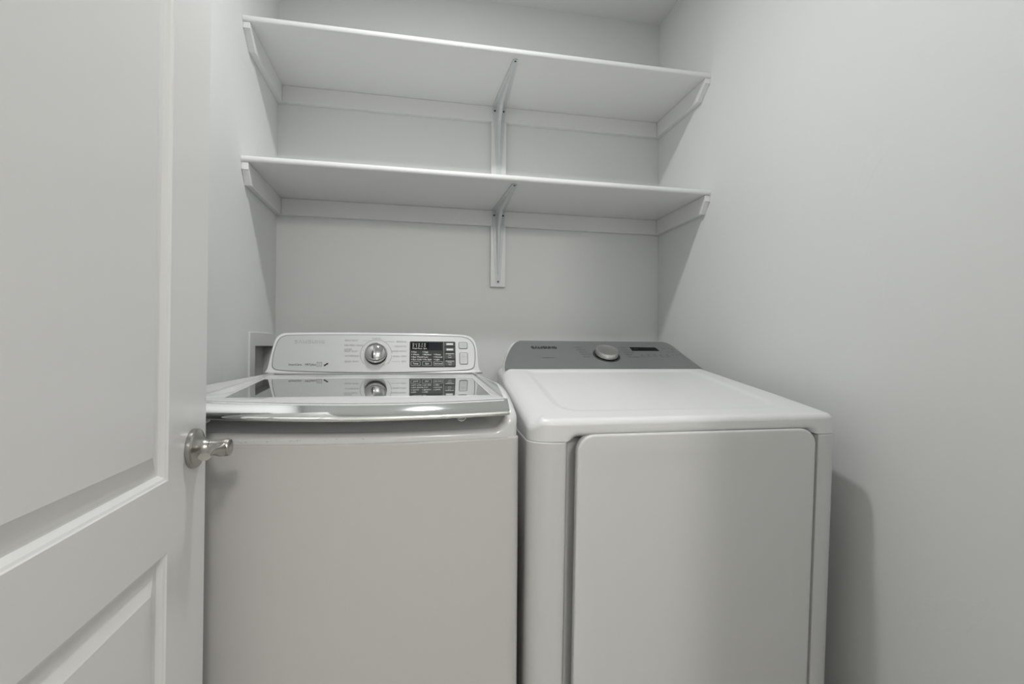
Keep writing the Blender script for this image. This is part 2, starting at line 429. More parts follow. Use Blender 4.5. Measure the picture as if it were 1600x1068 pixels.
rings.append(wring(WH, 0.0235, lambda x, y, f: (lipz(x, y) if (y < 0.08 and abs(x) < 0.31) else topz(x, y)) - 0.0006))
rings.append(wring(WH, 0.0250, lambda x, y, f: (lipz(x, y) if (y < 0.08 and abs(x) < 0.31) else topz(x, y) - 0.02)))
rings.append(wring(WH, 0.065, lambda x, y, f: 0.932, r=0.03))
g.loft(rings, True, True)
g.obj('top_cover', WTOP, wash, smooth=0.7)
# rear deck between lid and console
zr = lambda y: 0.960 + 0.034 * (y - 0.095)
LW = 0.2935
def lidring(inset, dz, y0=-0.014, y1=0.575, bow=0.013):
    return wring(LW, inset, lambda x, y, f: zr(y) + dz + smile(x, y), bow=bow, r=0.012, y0=y0, y1=y1)
GO = [(-0.238, 0.100), (0.273, 0.092), (0.275, 0.470), (-0.270, 0.470)]     # glass opening, slightly wider at the back
def glring(n_ring, grow, dz):
    """opening outline sampled to the vertex count of a lid ring, corner by corner"""
    pts = []
    cx = sum(a for a, b in GO) / 4; cy = sum(b for a, b in GO) / 4
    G2 = [(a + math.copysign(grow, a - cx), b + math.copysign(grow, b - cy)) for a, b in GO]
    segs = [(0, 1, 44), (1, 2, 30), (2, 3, 17), (3, 0, n_ring - 44 - 30 - 17)]
    for i, j, n in segs:
        for k in range(n):
            t = k / n; x = G2[i][0] * (1 - t) + G2[j][0] * t; y = G2[i][1] * (1 - t) + G2[j][1] * t
            pts.append(Vector((x, y, zr(y) + dz)))
    return pts
r0 = lidring(0, -0.020, y0=-0.010)
NR = len(r0)
g = G(); g.loft([r0, lidring(0, -0.004), lidring(0.0015, -0.001), lidring(0.005, 0.0), glring(NR, 0.002, 0.0), glring(NR, 0.0, -0.0012), glring(NR, 0.0, -0.004), ], True, False)
lid = g.obj('lid', WTOP, wash, smooth=0.5)
G().loft([glring(NR, 0.0006, -0.0022), glring(NR, 0.0006, -0.0014)]).obj('glass_panel', GLASS, lid)
# thin dark seal line round the glass
g = G(); g.loft([glring(NR, 0.0002, -0.0013), glring(NR, 0.0002, -0.0008), glring(NR, -0.0016, -0.0008), glring(NR, -0.0016, -0.0013)], False, False)
g.obj('glass_seal', DARKP, lid)
# chrome strip wrapped over the bowed front edge
prof = [(0.0085, -0.0012), (0.0065, -0.0002), (0.0045, -0.0006), (-0.0015, -0.0052), (-0.0080, -0.0105), (-0.0140, -0.0158), (-0.0176, -0.0198), (-0.0190, -0.0222), (-0.0195, -0.0245), (-0.0192, -0.0268), (-0.0178, -0.0282), (-0.0150, -0.0290), (0.012, -0.0290)]
def chrome_ring(x):
    yb = -0.014 + 0.013 * (x / LW) ** 2
    belly = 0.0012 * math.exp(-((x + 0.02) / 0.13) ** 2)
    out = []
    for dy, dz in prof:
        k = max(0.0, (-dz - 0.018) / 0.012)
        out.append(Vector((x, yb + dy, zr(yb) + dz + 0.001 - belly * k + smile(x))))
    return out
g = G(); g.loft([chrome_ring(-LW + 0.0005 + (2 * LW - 0.001) * i / 48) for i in range(49)])
g.obj('chrome_edge', CHROME, lid, smooth=0.9)
for sx in (-0.235, 0.205):
    fr = Fr((sx, 0.004, 0.9275 + smile(sx)), (1, 0, 0), (0, 0.25, 1))
    G().lathe([(0.0095, -0.004), (0.0095, 0.0030), (0.0088, 0.0040), (0.0074, 0.0040), (0.0068, 0.0032), (0.001, 0.0032)], fr, 24).obj('lid_bumper', WTOP, lid, smooth=0.6)
# console
KT = 0.35
cv = Vector((0, KT, 1)).normalized()
cf = Fr((0, 1.575 - WY, 0.981), (1, 0, 0), cv)          # normal towards the camera (-y) and up
OUTER = [(-0.3235, -0.0065), (0.3310, -0.0065), (0.3222, -0.0005), (0.3180, 0.0082), (0.3160, 0.030), (0.3154, 0.0538), (0.3135, 0.078), (0.3092, 0.0958), (0.304, 0.107), (0.2951, 0.1157), (0.283, 0.121), (0.2652, 0.1244), (0.14, 0.1268), (-0.0006, 0.1277), (-0.14, 0.1268), (-0.2716, 0.1242), (-0.283, 0.1205), (-0.2917, 0.1135), (-0.2975, 0.105), (-0.301, 0.0967), (-0.3042, 0.080), (-0.3066, 0.0618), (-0.3095, 0.040), (-0.3116, 0.0194), (-0.3150, 0.0030)]
PANEL = [(-0.3025, 0.0194), (-0.2985, 0.0120), (-0.2924, 0.0074), (-0.27, 0.0040), (-0.2399, 0.0021), (-0.12, -0.0020), (0.0038, -0.0036), (0.12, -0.0020), (0.2386, 0.0019), (0.27, 0.0038), (0.2919, 0.0061), (0.301, 0.011), (0.3047, 0.019), (0.3078, 0.042), (0.3084, 0.0702), (0.306, 0.086), (0.3019, 0.0966), (0.2945, 0.106), (0.2844, 0.1123), (0.27, 0.1163), (0.25, 0.1182), (0.12, 0.1198), (-0.0003, 0.1205), (-0.13, 0.1196), (-0.2627, 0.1174), (-0.276, 0.1145), (-0.2858, 0.1093), (-0.2915, 0.101), (-0.2951, 0.0914), (-0.2992, 0.072), (-0.3021, 0.0524)]
OUTER = [(a * 1.010 + (0.0 if abs(a) < 0.2 else 0.0), b + 0.0026 * sstep(0.05, 0.115, b)) for a, b in OUTER]
def chaikin(P, n=2):
    for _ in range(n):
        Q = []
        for i in range(len(P)):
            (a0, b0), (a1, b1) = P[i], P[(i + 1) % len(P)]
            Q += [(a0 * 0.75 + a1 * 0.25, b0 * 0.75 + b1 * 0.25), (a0 * 0.25 + a1 * 0.75, b0 * 0.25 + b1 * 0.75)]
        P = Q
    return P
OUTER = chaikin(OUTER); PANEL = chaikin(PANEL)
def resample(P, n):
    P = [Vector((a, b)) for a, b in P]; P2 = P + [P[0]]
    d = [0]
    for i in range(len(P)): d.append(d[-1] + (P2[i + 1] - P2[i]).length)
    out = []
    for k in range(n):
        s = d[-1] * k / n; i = max(j for j in range(len(P)) if d[j] <= s + 1e-12)
        t = (s - d[i]) / (d[i + 1] - d[i]); q = P2[i].lerp(P2[i + 1], t); out.append((q.x, q.y))
    return out
def shrink(P, e):
    cx = sum(a for a, b in P) / len(P); cy = 0.058
    wx = max(abs(a - cx) for a, b in P); wy = max(abs(b - cy) for a, b in P)
    return [(cx + (a - cx) * (1 - e / wx), cy + (b - cy) * (1 - e / wy)) for a, b in P]
def back(P, y):
    out = []
    for a, b in P:
        q = cf.p(a, b, 0); out.append(Vector((q.x * 0.985, y, max(0.9765, q.z - 0.004))))
    return out
g = G()
g.loft([back(OUTER, 1.70 - WY)] + [[cf.p(a, b, -0.012) for a, b in OUTER], [cf.p(a, b, -0.004) for a, b in OUTER], [cf.p(a, b, -0.0016) for a, b in shrink(OUTER, 0.0010)], [cf.p(a, b, -0.0004) for a, b in shrink(OUTER, 0.0024)], [cf.p(a, b, 0.0) for a, b in shrink(OUTER, 0.0042)]])
g.obj('console', WTOP, wash, smooth=0.45)
# flared fillets where the console meets the deck
PAN = resample(PANEL, 200)
g = G(); g.loft([[cf.p(a, b, -0.002) for a, b in PAN], [cf.p(a, b, 0.0006) for a, b in PAN], [cf.p(a, b, 0.0014) for a, b in shrink(PAN, 0.0012)]])
cp = g.obj('control_panel', SILVER, wash, smooth=0.2)
g = G(); g.loft([[cf.p(a, b, 0.0) for a, b in shrink(PAN, -0.0013)], [cf.p(a, b, 0.0004) for a, b in shrink(PAN, -0.0013)], [cf.p(a, b, 0.0004) for a, b in PAN]], False, False)
g.obj('panel_groove', SEAMM, cp)
cr = lambda a, b, c=0.0014: Fr(cf.p(a, b, c), cf.u, cf.v)
# knob: chrome dome on a dark skirt, with the printed dial arc
kf = cr(-0.0025, 0.0560)
kb = G().lathe([(0.0335, 0.0), (0.0335, 0.012), (0.0325, 0.014), (0.029, 0.0145)], kf, 56).obj('cycle_knob', BLACK, wash, smooth=0.6)
dome = [(0.0325, 0.0120), (0.0330, 0.0150), (0.0322, 0.0185)] + [(0.0310 * math.cos(math.radians(a)), 0.0195 + 0.0125 * math.sin(math.radians(a))) for a in (0, 10, 20, 32, 45, 58, 70, 80, 87)]
G().lathe(dome, kf, 56).obj('chrome_dome', KNOBCH, kb, smooth=0.7)
g = G()
def arc(r, a0, a1, wd=0.0011, n=60):
    pr = []
    for i in range(n + 1):
        a = math.radians(a0 + (a1 - a0) * i / n); pr.append((math.cos(a), math.sin(a)))
    g.loft([[kf.p(x * (r - wd / 2), y * (r - wd / 2), 0.0003) for x, y in pr], [kf.p(x * (r + wd / 2), y * (r + wd / 2), 0.0003) for x, y in pr]], False, False, closed=False)
arc(0.0475, 3, 222); arc(0.0475, -42, -3)
g.obj('dial_ring', GINK, cp)
# printed words
pf = cr(0, 0, 0.0014)
g = G()
for s, b in (('HEAVY DUTY', 0.1010), ('PERM PRESS / CASUAL', 0.0850), ('WATER', 0.0715), ('PROOF / BULKY', 0.0655), ('ACTIVEWEAR', 0.0500), ('QUICK WASH', 0.0325)):
    text(g, s, pf, -0.0985 + (0.003 if b < 0.06 else 0), b, 0.0076, 'LEFT', xs=0.76 if len(s) > 11 else 0.88)
text(g, 'NORMAL', pf, -0.002, 0.1085, 0.0070)
for s, b in (('BEDDING', 0.0985), ('DELICATES', 0.0825), ('HAND WASH', 0.0665), ('RINSE + SPIN', 0.0495), ('SPIN', 0.0325)):
    text(g, s, pf, 0.0890, b, 0.0078, 'RIGHT', xs=0.92)
# fine leader lines from the words to the dial
for b, a0, a1 in ((0.1010, -0.045, -0.022), (0.0850, -0.022 - 0.015, -0.034), (0.0500, -0.0565, -0.0525), (0.0985, 0.024, 0.052), (0.0665, 0.046, 0.050), (0.0495, 0.049, 0.0525), (0.0325, 0.045, 0.070)):
    g.add([pf.p(a0, b - 0.0003, 0.0003), pf.p(a1, b - 0.0003, 0.0003), pf.p(a1, b + 0.0003, 0.0003), pf.p(a0, b + 0.0003, 0.0003)], [(0, 1, 2, 3)])
g.obj('cycle_print', mat('mid_grey_print', (0.27, 0.275, 0.275), 0.5), cp)
g = G(); stroke_text(g, 'SAMSUNG', pf, -0.2017, 0.0955, 0.0115, 0.088, bold=0.20); g.obj('maker_lettering', PALEINK, cp)
g = G()
text(g, 'SmartCare', pf, -0.2560, 0.0225, 0.0088, 'LEFT', bold=0.006, xs=0.95)
text(g, 'VRTplus', pf, -0.2100, 0.0225, 0.0092, 'LEFT', bold=0.01)
frame_ring(g, rect(-0.1760, 0.0165, -0.1610, 0.0300), rect(-0.1752, 0.0173, -0.1618, 0.0292), pf, 0.0, 0.0003)
text(g, 'SMART', pf, -0.1685, 0.0255, 0.0034, xs=0.9); text(g, 'CARE', pf, -0.1685, 0.0208, 0.0034, xs=0.9)
for cx, cy in ((-0.1520, 0.0205), (-0.1465, 0.0245)):      # two-leaf mark
    g.loft([[pf.p(cx + 0.0042 * math.cos(a) * math.cos(0.5) - 0.0026 * math.sin(a) * math.sin(0.5), cy + 0.0042 * math.cos(a) * math.sin(0.5) + 0.0026 * math.sin(a) * math.cos(0.5), c) for a in [2 * math.pi * i / 16 for i in range(16)]] for c in (0.0, 0.0003)])
g.obj('feature_print', INK, cp)
# display block
g = G(); slab(g, rrect(0.1000, 0.0135, 0.2450, 0.0997, 0.004), pf, 0, 0.0022, 0.0008)
dis = g.obj('display', DARKP, wash, smooth=0.2)
df = cr(0, 0, 0.0036)
g = G(); slab(g, rrect(0.1035, 0.0690, 0.2030, 0.0962, 0.001), df, 0, 0.0003); g.obj('display_window', LCD, dis)
g = G(); slab(g, rrect(0.1050, 0.0745, 0.1600, 0.0945, 0.001), df, 0, 0.0006); g.obj('digit_field', BLACK, dis)
g = G()
fw = Fr(df.p(0, 0, 0.0007), df.u, df.v)
random.seed(3)
for row, n in ((0.0900, 5), (0.0830, 5)):                     # little status symbols
    for i in range(n):
        cx = 0.1115 + i * 0.0090
        k = (i + (row < 0.085) * 2) % 4
        if k == 0: frame_ring(g, rect(cx - 0.0025, row - 0.0022, cx + 0.0025, row + 0.0022), rect(cx - 0.0018, row - 0.0015, cx + 0.0018, row + 0.0015), fw, 0, 0.0002)
        elif k == 1: g.add([fw.p(cx - 0.0028, row + 0.002, 0.0002), fw.p(cx - 0.0018, row - 0.0022, 0.0002), fw.p(cx + 0.0018, row - 0.0022, 0.0002), fw.p(cx + 0.0028, row + 0.002, 0.0002), fw.p(cx + 0.002, row + 0.002, 0.0002), fw.p(cx + 0.0012, row - 0.0014, 0.0002), fw.p(cx - 0.0012, row - 0.0014, 0.0002), fw.p(cx - 0.002, row + 0.002, 0.0002)], [(0, 1, 6, 7), (1, 2, 5, 6), (2, 3, 4, 5)])
        elif k == 2: g.loft([[fw.p(cx + r * math.cos(a), row + r * math.sin(a), 0.0002) for a in [2 * math.pi * q / 12 for q in range(12)]] for r in (0.0016, 0.0024)], False, False)
        else: g.add([fw.p(cx - 0.001, row - 0.0024, 0.0002), fw.p(cx + 0.0006, row - 0.0024, 0.0002), fw.p(cx + 0.0018, row + 0.0026, 0.0002), fw.p(cx + 0.0004, row + 0.0026, 0.0002)], [(0, 1, 2, 3)])
for a, s in ((0.1080, 'Wash'), (0.1255, 'Rinse'), (0.1430, 'Spin')): text(g, s, fw, a, 0.0755, 0.0066, 'LEFT', bold=0.01)
for a, ss, b0 in ((0.1090, ('Hot', 'Warm', 'Eco Warm', 'Eco Cold'), 0.0635), (0.1440, ('High', 'Medium', 'Low', 'No Spin'), 0.0635), (0.1790, ('Heavy', 'Normal', 'Light'), 0.0553)):
    for i, s in enumerate(ss):
        b = b0 - i * 0.0083
        g.add([df.p(a - 0.0030, b - 0.0016, 0.0004), df.p(a - 0.0014, b - 0.0016, 0.0004), df.p(a - 0.0014, b + 0.0016, 0.0004), df.p(a - 0.0030, b + 0.0016, 0.0004)], [(0, 1, 2, 3)])
        text(g, s, df, a + 0.0015, b, 0.0072, 'LEFT', bold=0.012)
g.obj('display_print', WINK, dis)
for a0, a1, s in ((0.1035, 0.1345, 'Temp'), (0.1388, 0.1700, 'Spin'), (0.1740, 0.2050, 'Soil Level')):
    g = G(); slab(g, rrect(a0, 0.0165, a1, 0.0325, 0.002), df, 0, 0.0016, 0.0006)
    b_ = g.obj('option_button', DARKP, dis, smooth=0.2)
    g = G(); bf = Fr(df.p(0, 0, 0.0017), df.u, df.v)
    frame_ring(g, rrect(a0 + 0.0008, 0.0173, a1 - 0.0008, 0.0317, 0.002), rrect(a0 + 0.002, 0.0185, a1 - 0.002, 0.0305, 0.0015), bf, 0, 0.0002)
    g.obj('button_rim', GINK if False else PALEINK, b_)
    g = G(); text(g, s, bf, (a0 + a1) / 2, 0.0245, 0.0072, bold=0.012, xs=0.85 if len(s) > 5 else 1.0); g.obj('button_print', WINK, b_)
for k, (b0, b1, s) in enumerate(((0.0835, 0.0965, ''), (0.0650, 0.0780, ''), (0.0400, 0.0590, 'Extra Rinse'), (0.0165, 0.0340, 'Soil'))):
    g = G(); slab(g, rrect(0.2105, b0, 0.2425, b1, 0.0025), df, 0, 0.0022, 0.0009)
    b_ = g.obj('side_button', BTN, dis, smooth=0.2)
    bf = Fr(df.p(0, 0, 0.0023), df.u, df.v)
    if not s:
        g = G(); slab(g, rrect(0.2160, b0 + 0.0035, 0.2375, b1 - 0.0035, 0.001), bf, 0, 0.0002); g.obj('button_face', WINK, b_)
    else:
        g = G()
        words = ('Pre', 'Soak') if k == 2 else ('Delay', 'End')
        text(g, words[0], bf, 0.2265, (b0 + b1) / 2 + 0.003, 0.0058); text(g, words[1], bf, 0.2265, (b0 + b1) / 2 - 0.004, 0.0058)
        g.add([bf.p(0.2130, b1 - 0.0022, 0.0003), bf.p(0.2400, b1 - 0.0022, 0.0003), bf.p(0.2400, b1 - 0.0006, 0.0003), bf.p(0.2130, b1 - 0.0006, 0.0003)], [(0, 1, 2, 3)])
        g.obj('button_print', WINK, b_)
g = G(); g.box((0, 0, 0), (0, 0, 0)); g = G()
slab(g, rect(0.2072, 0.0150, 0.2084, 0.0985), df, 0, 0.0005); g.obj('display_divider', PALEINK, dis)
for nm, a0, b0, a1, b1 in (('power_button', 0.2570, 0.0765, 0.2830, 0.0970), ('start_button', 0.2585, 0.0240, 0.2830, 0.0615)):
    g = G(); slab(g, rrect(a0, b0, a1, b1, 0.004), pf, 0, 0.0024, 0.0009); b_ = g.obj(nm, BTNW, wash, smooth=0.2)
    g = G(); frame_ring(g, rrect(a0 - 0.0018, b0 - 0.0018, a1 + 0.0018, b1 + 0.0018, 0.005), rrect(a0, b0, a1, b1, 0.004), pf, 0, 0.0004); g.obj('button_groove', GINK, b_)
    bf = Fr(pf.p(0, 0, 0.0026), pf.u, pf.v); g = G()
    if nm == 'power_button': text(g, 'Power', bf, (a0 + a1) / 2, (b0 + b1) / 2, 0.0055)
    else:
        text(g, 'Start', bf, (a0 + a1) / 2, 0.049, 0.0055); text(g, 'Pause', bf, (a0 + a1) / 2, 0.035, 0.0055)
    g.obj('button_print', PALEINK, b_)
# scuffs on the fascia below the lid and feet
g = G(); random.seed(11)
def front_y(x, z): return 0.012 * (x / WH) ** 2
for k in range(26):
    x = random.choice((random.uniform(-0.19, -0.12), random.uniform(-0.10, -0.08), random.uniform(-0.04, 0.03))); z = 0.8915 + random.uniform(-0.0012, 0.0012)
    l = random.uniform(0.001, 0.005); hh = random.uniform(0.0002, 0.0006)
    y = front_y(x, z) + 0.0003
    g.add([(x, y, z), (x + l, y, z), (x + l, y, z + hh), (x, y, z + hh)], [(0, 1, 2, 3)])
sm = g.obj('scuff_marks', SCUFFM, wash); sm['kind'] = 'stuff'
for sx in (-0.27, 0.27):
    for sy in (0.07, 0.73):
        G().lathe([(0.016, 0.0), (0.018, 0.004), (0.018, 0.02), (0.010, 0.024), (0.010, 0.04)], Fr((sx, sy, 0), (1, 0, 0), (0, 1, 0)), 16).obj('foot', RUBBER, wash, smooth=0.6)

# ------------------------------------------------------------------ dryer
DXO, DYO, SH = 0.552, 0.915, 0.055
dry = thing('clothes_dryer', 'white front-load dryer with sloping grey control console, right of the washer', 'dryer', (DXO, DYO, 0))
DH = 0.337; DBK = 0.80
LEAN = 0.045
def dp(x, y, z):
    """dryer-local point: the front leans back a touch towards the floor"""
    f = max(0.0, 1 - y / 0.3)
    if x > 0.2: x += 0.013 * sstep(0.25, 0.337, x) * (1 - sstep(0.1, 0.45, y))
    return Vector((x + SH * y, y + LEAN * max(0.0, 0.885 - z) * f, z))
DSEAM = 0.8775
def cab_section(z, grow=0.0016):
    """plan outline of the cabinet with the channels beside the door"""
    out = []
    r = 0.046
    def pt(x, y): out.append(dp(x * (1 + grow / DH), y - (grow if y < 0.1 else 0), z))
    # front, left to right
    for i in range(17):
        a = math.radians(180 + 90 * i / 16); pt(-DH + r + r * math.cos(a), r + r * math.sin(a))
    pt(-0.288, 0.0); pt(-0.280, 0.0); pt(-0.268, 0.0005); pt(-0.2630, 0.004); pt(-0.2540, 0.040); pt(-0.250, 0.050)
    pt(-0.10, 0.050); pt(0.10, 0.050); pt(0.286, 0.050); pt(0.2900, 0.044); pt(0.2935, 0.003); pt(0.296, 0.0005)
    r = 0.026
    for i in range(0, 9):
        a = math.radians(-90 + 90 * i / 8); pt(DH - r + r * math.cos(a), r + r * math.sin(a))
    pt(DH, 0.25); pt(DH, 0.5); pt(DH, DBK - 0.03)
    pt(DH - 0.01, DBK - 0.01); pt(DH - 0.03, DBK)
    pt(-DH + 0.03, DBK); pt(-DH + 0.01, DBK - 0.01); pt(-DH, DBK - 0.03)
    pt(-DH, 0.5); pt(-DH, 0.25)
    return out
g = G(); g.loft([cab_section(z) for z in (0.035, 0.3, 0.6, DSEAM - 0.0085, DSEAM - 0.0055, DSEAM - 0.0026)] + [cab_section(DSEAM - 0.0010, 0.0004)] + [cab_section(DSEAM - 0.0006, -0.003)])
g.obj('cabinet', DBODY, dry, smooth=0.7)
# top cover with the console bump: a height field with a skirt
def profile_c(y):
    base = 0.9198 + 0.1450 * min(y, 0.5108)
    return base
def console_rise(y):
    if y <= 0.508: return 0.0
    top = 1.0825
    line = 0.9939 + 0.53 * (y - 0.508)
    # rounded crest at y ~ 0.675
    if y > 0.655:
        t = (y - 0.655) / 0.03
        line = 0.9939 + 0.53 * 0.147 + 0.0125 * math.sin(min(1.0, t) * math.pi / 2) * 0.75
        if y > 0.69: line -= (y - 0.69) ** 2 * 3.0
    return line - profile_c(y)
def endprof(x, y):
    a = abs(x - 0.003)
    i1 = (0.342 - 0.06 * (y - 0.51)) if x > 0 else (0.335 - 0.05 * (y - 0.51)); i0 = i1 - 0.065
    if a <= i0: return 1.0
    if a >= i1: return 0.0
    t = (a - i0) / (i1 - i0)
    return (1 - t ** 2.2) ** 0.5
def inset_depth(x, y):
    m = min(sstep(-0.270, -0.246, x), 1 - sstep(0.252, 0.276, x), sstep(0.055, 0.080, y), 1 - sstep(0.478, 0.500, y))
    # rounded corner at the front
    dx = max(0, -0.2 - x, x - 0.206) ; dyy = max(0, 0.115 - y)
    if dx > 0 and dyy > 0:
        m = min(m, 1 - sstep(0.042, 0.066, math.hypot(dx, dyy * 1.05)))
    return 0.0038 * m
RT = 0.046; RFR = 0.013
def rside(x): return RT if x < 0 else 0.026
def hz(x, y):
    z = profile_c(y) + console_rise(y) * endprof(x, y) - inset_depth(x, y)
    # rounded shoulders: tight along the front edge, broad along the sides
    xa = abs(x); RS = rside(x); rc = RS
    if xa > DH - rc and y < rc:
        dx, dy = xa - (DH - rc), rc - y; q = math.hypot(dx, dy)
        d = max(0.0, rc - q); kx = sstep(0.15, 1.0, (dx / q) ** 2) if q > 1e-9 else 0.5
        R_ = RFR * (1 - kx) + RS * kx; f_ = 0.95 * (1 - kx) + 0.62 * kx
        if d < R_: z -= R_ * f_ * (1 - math.sqrt(max(0.0, 1 - (1 - d / R_) ** 2)))
    else:
        d = DH - xa
        if 0 <= d < RS: z -= RS * 0.62 * (1 - math.sqrt(max(0.0, 1 - (1 - d / RS) ** 2)))
        elif d < 0: z -= RS * 0.62
        if y < RFR: z -= RFR * 0.95 * (1 - math.sqrt(max(0.0, 1 - (1 - y / RFR) ** 2)))
    return z
xs_ = sorted(set([-DH + DH * 2 * i / 60 for i in range(61)] + [s * (DH - RT * (1 - math.cos(math.radians(a)))) for s in (-1, 1) for a in range(0, 91, 9)] + [s * 0.003 + s * (0.225 + 0.1035 * i / 24) for s in (-1, 1) for i in range(25)] + [-0.27 + 0.003 * i for i in range(10)] + [0.25 + 0.003 * i for i in range(10)]))
ys_ = sorted(set([DBK * i / 60 for i in range(61)] + [RFR * (1 - math.cos(math.radians(a))) for a in range(0, 91, 9)] + [RT * (1 - math.cos(math.radians(a))) for a in range(0, 91, 4)] + [0.026 * (1 - math.cos(math.radians(a))) for a in range(0, 91, 6)] + [0.507, 0.509] + [0.052 + 0.003 * i for i in range(12)] + [0.476 + 0.003 * i for i in range(10)] + [0.655 + 0.004 * i for i in range(12)]))
def bscale(y): return 1 - 0.07 * max(0.0, min(1.0, (y - 0.42) / 0.38))
def corner(x, y):
    """round the plan corners at the front"""
    r = rside(x)
    if y < r and abs(x) > DH - r:
        lim = math.sqrt(max(0.0, r * r - (r - y) ** 2))
        return math.copysign((DH - r) + lim * (abs(x) - (DH - r)) / r, x)
    return x
nx, ny = len(xs_), len(ys_)
V = []; F = []
for y in ys_:
    for x in xs_:
        xc_ = corner(x, y); V.append(dp(xc_ * bscale(y), y, hz(xc_, y)))
for j in range(ny - 1):
    for i in range(nx - 1): F.append((j * nx + i, j * nx + i + 1, (j + 1) * nx + i + 1, (j + 1) * nx + i))
# skirt: boundary loop down to the seam, arched and scooped over the door
loop = list(range(nx)) + [j * nx + nx - 1 for j in range(1, ny)] + [(ny - 1) * nx + i for i in range(nx - 2, -1, -1)] + [j * nx for j in range(ny - 2, 0, -1)]
def arch(x): return sstep(-0.266, -0.236, x) * (1 - sstep(0.276, 0.302, x))
def skirt(idx, t):
    v = V[idx]; y = v.y; x = v.x
    front = y < 0.012 and abs(x) < 0.31
    a = arch(x) if front else 0.0
    zb = DSEAM + a * 0.0045
    z = v.z + (zb - v.z) * t
    q = Vector((x, y, z))
    if front:
        sc_ = a * 0.026 * max(0.0, (t - 0.52) / 0.48) ** 1.3
        q.y += sc_
    return q
base = len(V); ts = (0.03, 0.08, 0.2, 0.4, 0.6, 0.72, 0.84, 0.93, 1.0)
for t in ts: V += [skirt(i, t) for i in loop]
nl = len(loop)
for i in range(nl):
    j = (i + 1) % nl
    F.append((loop[i], loop[j], base + j, base + i))
    for k in range(len(ts) - 1):
        F.append((base + k * nl + i, base + k * nl + j, base + (k + 1) * nl + j, base + (k + 1) * nl + i))
b0 = len(V)
V += [V[base + (len(ts) - 1) * nl + i] + Vector((0, 0.02 if V[base + (len(ts) - 1) * nl + i].y < 0.05 else 0, 0)) for i in range(nl)]
for i in range(nl):
    j = (i + 1) % nl; k = len(ts) - 1
    F.append((base + k * nl + i, base + k * nl + j, b0 + j, b0 + i))
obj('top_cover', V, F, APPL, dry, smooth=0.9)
# grey console skin following the slope
V = []; F = []
nu, nv = 90, 26
def hn(x, y):
    e = 0.0008
    x, y = x, y
    return Vector((-(hz(x + e, y) - hz(x - e, y)) / (2 * e), -(hz(x, y + e) - hz(x, y - e)) / (2 * e), 1)).normalized()
for j in range(nv + 1):
    t = j / nv; y = 0.5095 + (0.6765 - 0.5095) * t
    wl = float(np.interp(t, [0, 0.25, 0.54, 0.675, 0.82, 0.94, 1], [0.3205, 0.3165, 0.3095, 0.302, 0.288, 0.270, 0.254]))
    wr = float(np.interp(t, [0, 0.25, 0.45, 0.70, 0.813, 0.91, 1], [0.3235, 0.3215, 0.319, 0.311, 0.302, 0.283, 0.258]))
    for i in range(nu + 1):
        u = -1 + 2 * i / nu; u = math.copysign(1 - (1 - abs(u)) ** 1.5, u)
        x = u * (wr if u > 0 else wl)
        yy = y + (0.010 * sstep(0.288, 0.316, -x) * (1 - t) if x < 0 else 0)
        xu = x / bscale(yy); n = hn(xu, yy); V.append(dp(x, yy, hz(xu, yy)) + n * 0.0012)
for j in range(nv):
    for i in range(nu): F.append((j * (nu + 1) + i, j * (nu + 1) + i + 1, (j + 1) * (nu + 1) + i + 1, (j + 1) * (nu + 1) + i))
con = obj('control_panel', V, F, GREYP, dry, smooth=1.0)
S53 = math.hypot(1, 0.53)
pv = Vector((0, 1, 0.53)).normalized()
df_ = Fr(dp(0, 0.508, 0.9939) - Vector((SH * 0.508, 0, 0)) + Vector((0, 0, 0)), (1, 0, 0), pv)
def pp(x, y): return (x + SH * y, (y - 0.508) * S53)       # dryer x, y -> panel coordinates
pf2 = Fr(df_.p(0, 0, 0.0012), df_.u, df_.v)
# dial
ka, kb_ = pp(0.0185, 0.584)
kfr = Fr(pf2.p(ka, kb_), pf2.u, pf2.v)
dk = G().lathe([(0.0440, 0.0), (0.0440, 0.0012), (0.0400, 0.0014), (0.0385, 0.0016)], kfr, 56).obj('dial', SCREW, dry, smooth=0.6)
G().lathe([(0.0372, 0.001), (0.0368, 0.017), (0.0356, 0.0195), (0.0335, 0.0200), (0.0320, 0.0194), (0.002, 0.0190)], kfr, 56).obj('dial_knob', DIALM, dk, smooth=0.5)
G().lathe([(0.0385, 0.0), (0.0385, 0.0040), (0.0365, 0.0046)], kfr, 56).obj('dial_skirt', BLACK, dk, smooth=0.5)
# display window
q = [pp(0.1185, 0.6117), pp(0.2165, 0.6119), pp(0.2105, 0.6335), pp(0.1175, 0.6340)]
g = G(); g.loft([[pf2.p(a, b, 0) for a, b in q], [pf2.p(a, b, 0.0006) for a, b in q]]); dd = g.obj('display', BLACK, dry)
g = G(); a, b = pp(0.127, 0.6225)
for k in range(2): text(g, '8', pf2, a + 0.004 + k * 0.009, b, 0.013, c=0.0008)
g.obj('unlit_digits', mat('unlit_digits', (0.035, 0.036, 0.035), 0.3), dd)
g = G(); a, b = pp(-0.1800, 0.6285); stroke_text(g, 'SAMSUNG', pf2, a, b, 0.0165, 0.084, bold=0.26); g.obj('maker_lettering', INK, con)
g = G()
a, b = pp(-0.1775, 0.5693); text(g, 'MOISTURE SENSOR', pf2, a, b, 0.0062, xs=0.72, bold=0.012)
g.obj('sensor_print', PR, con); g = G()
for i, s in enumerate(('NORMAL', 'PERM PRESS', 'DELICATES', 'HEAVY DUTY', 'BEDDING')):
    a, b = pp(-0.076 + 0.0035 * i, 0.631 - 0.0142 * i); text(g, s, pf2, a, b, 0.0066, 'LEFT', xs=0.85, bold=0.006)
g.obj('cycle_print', PR, con); g = G()
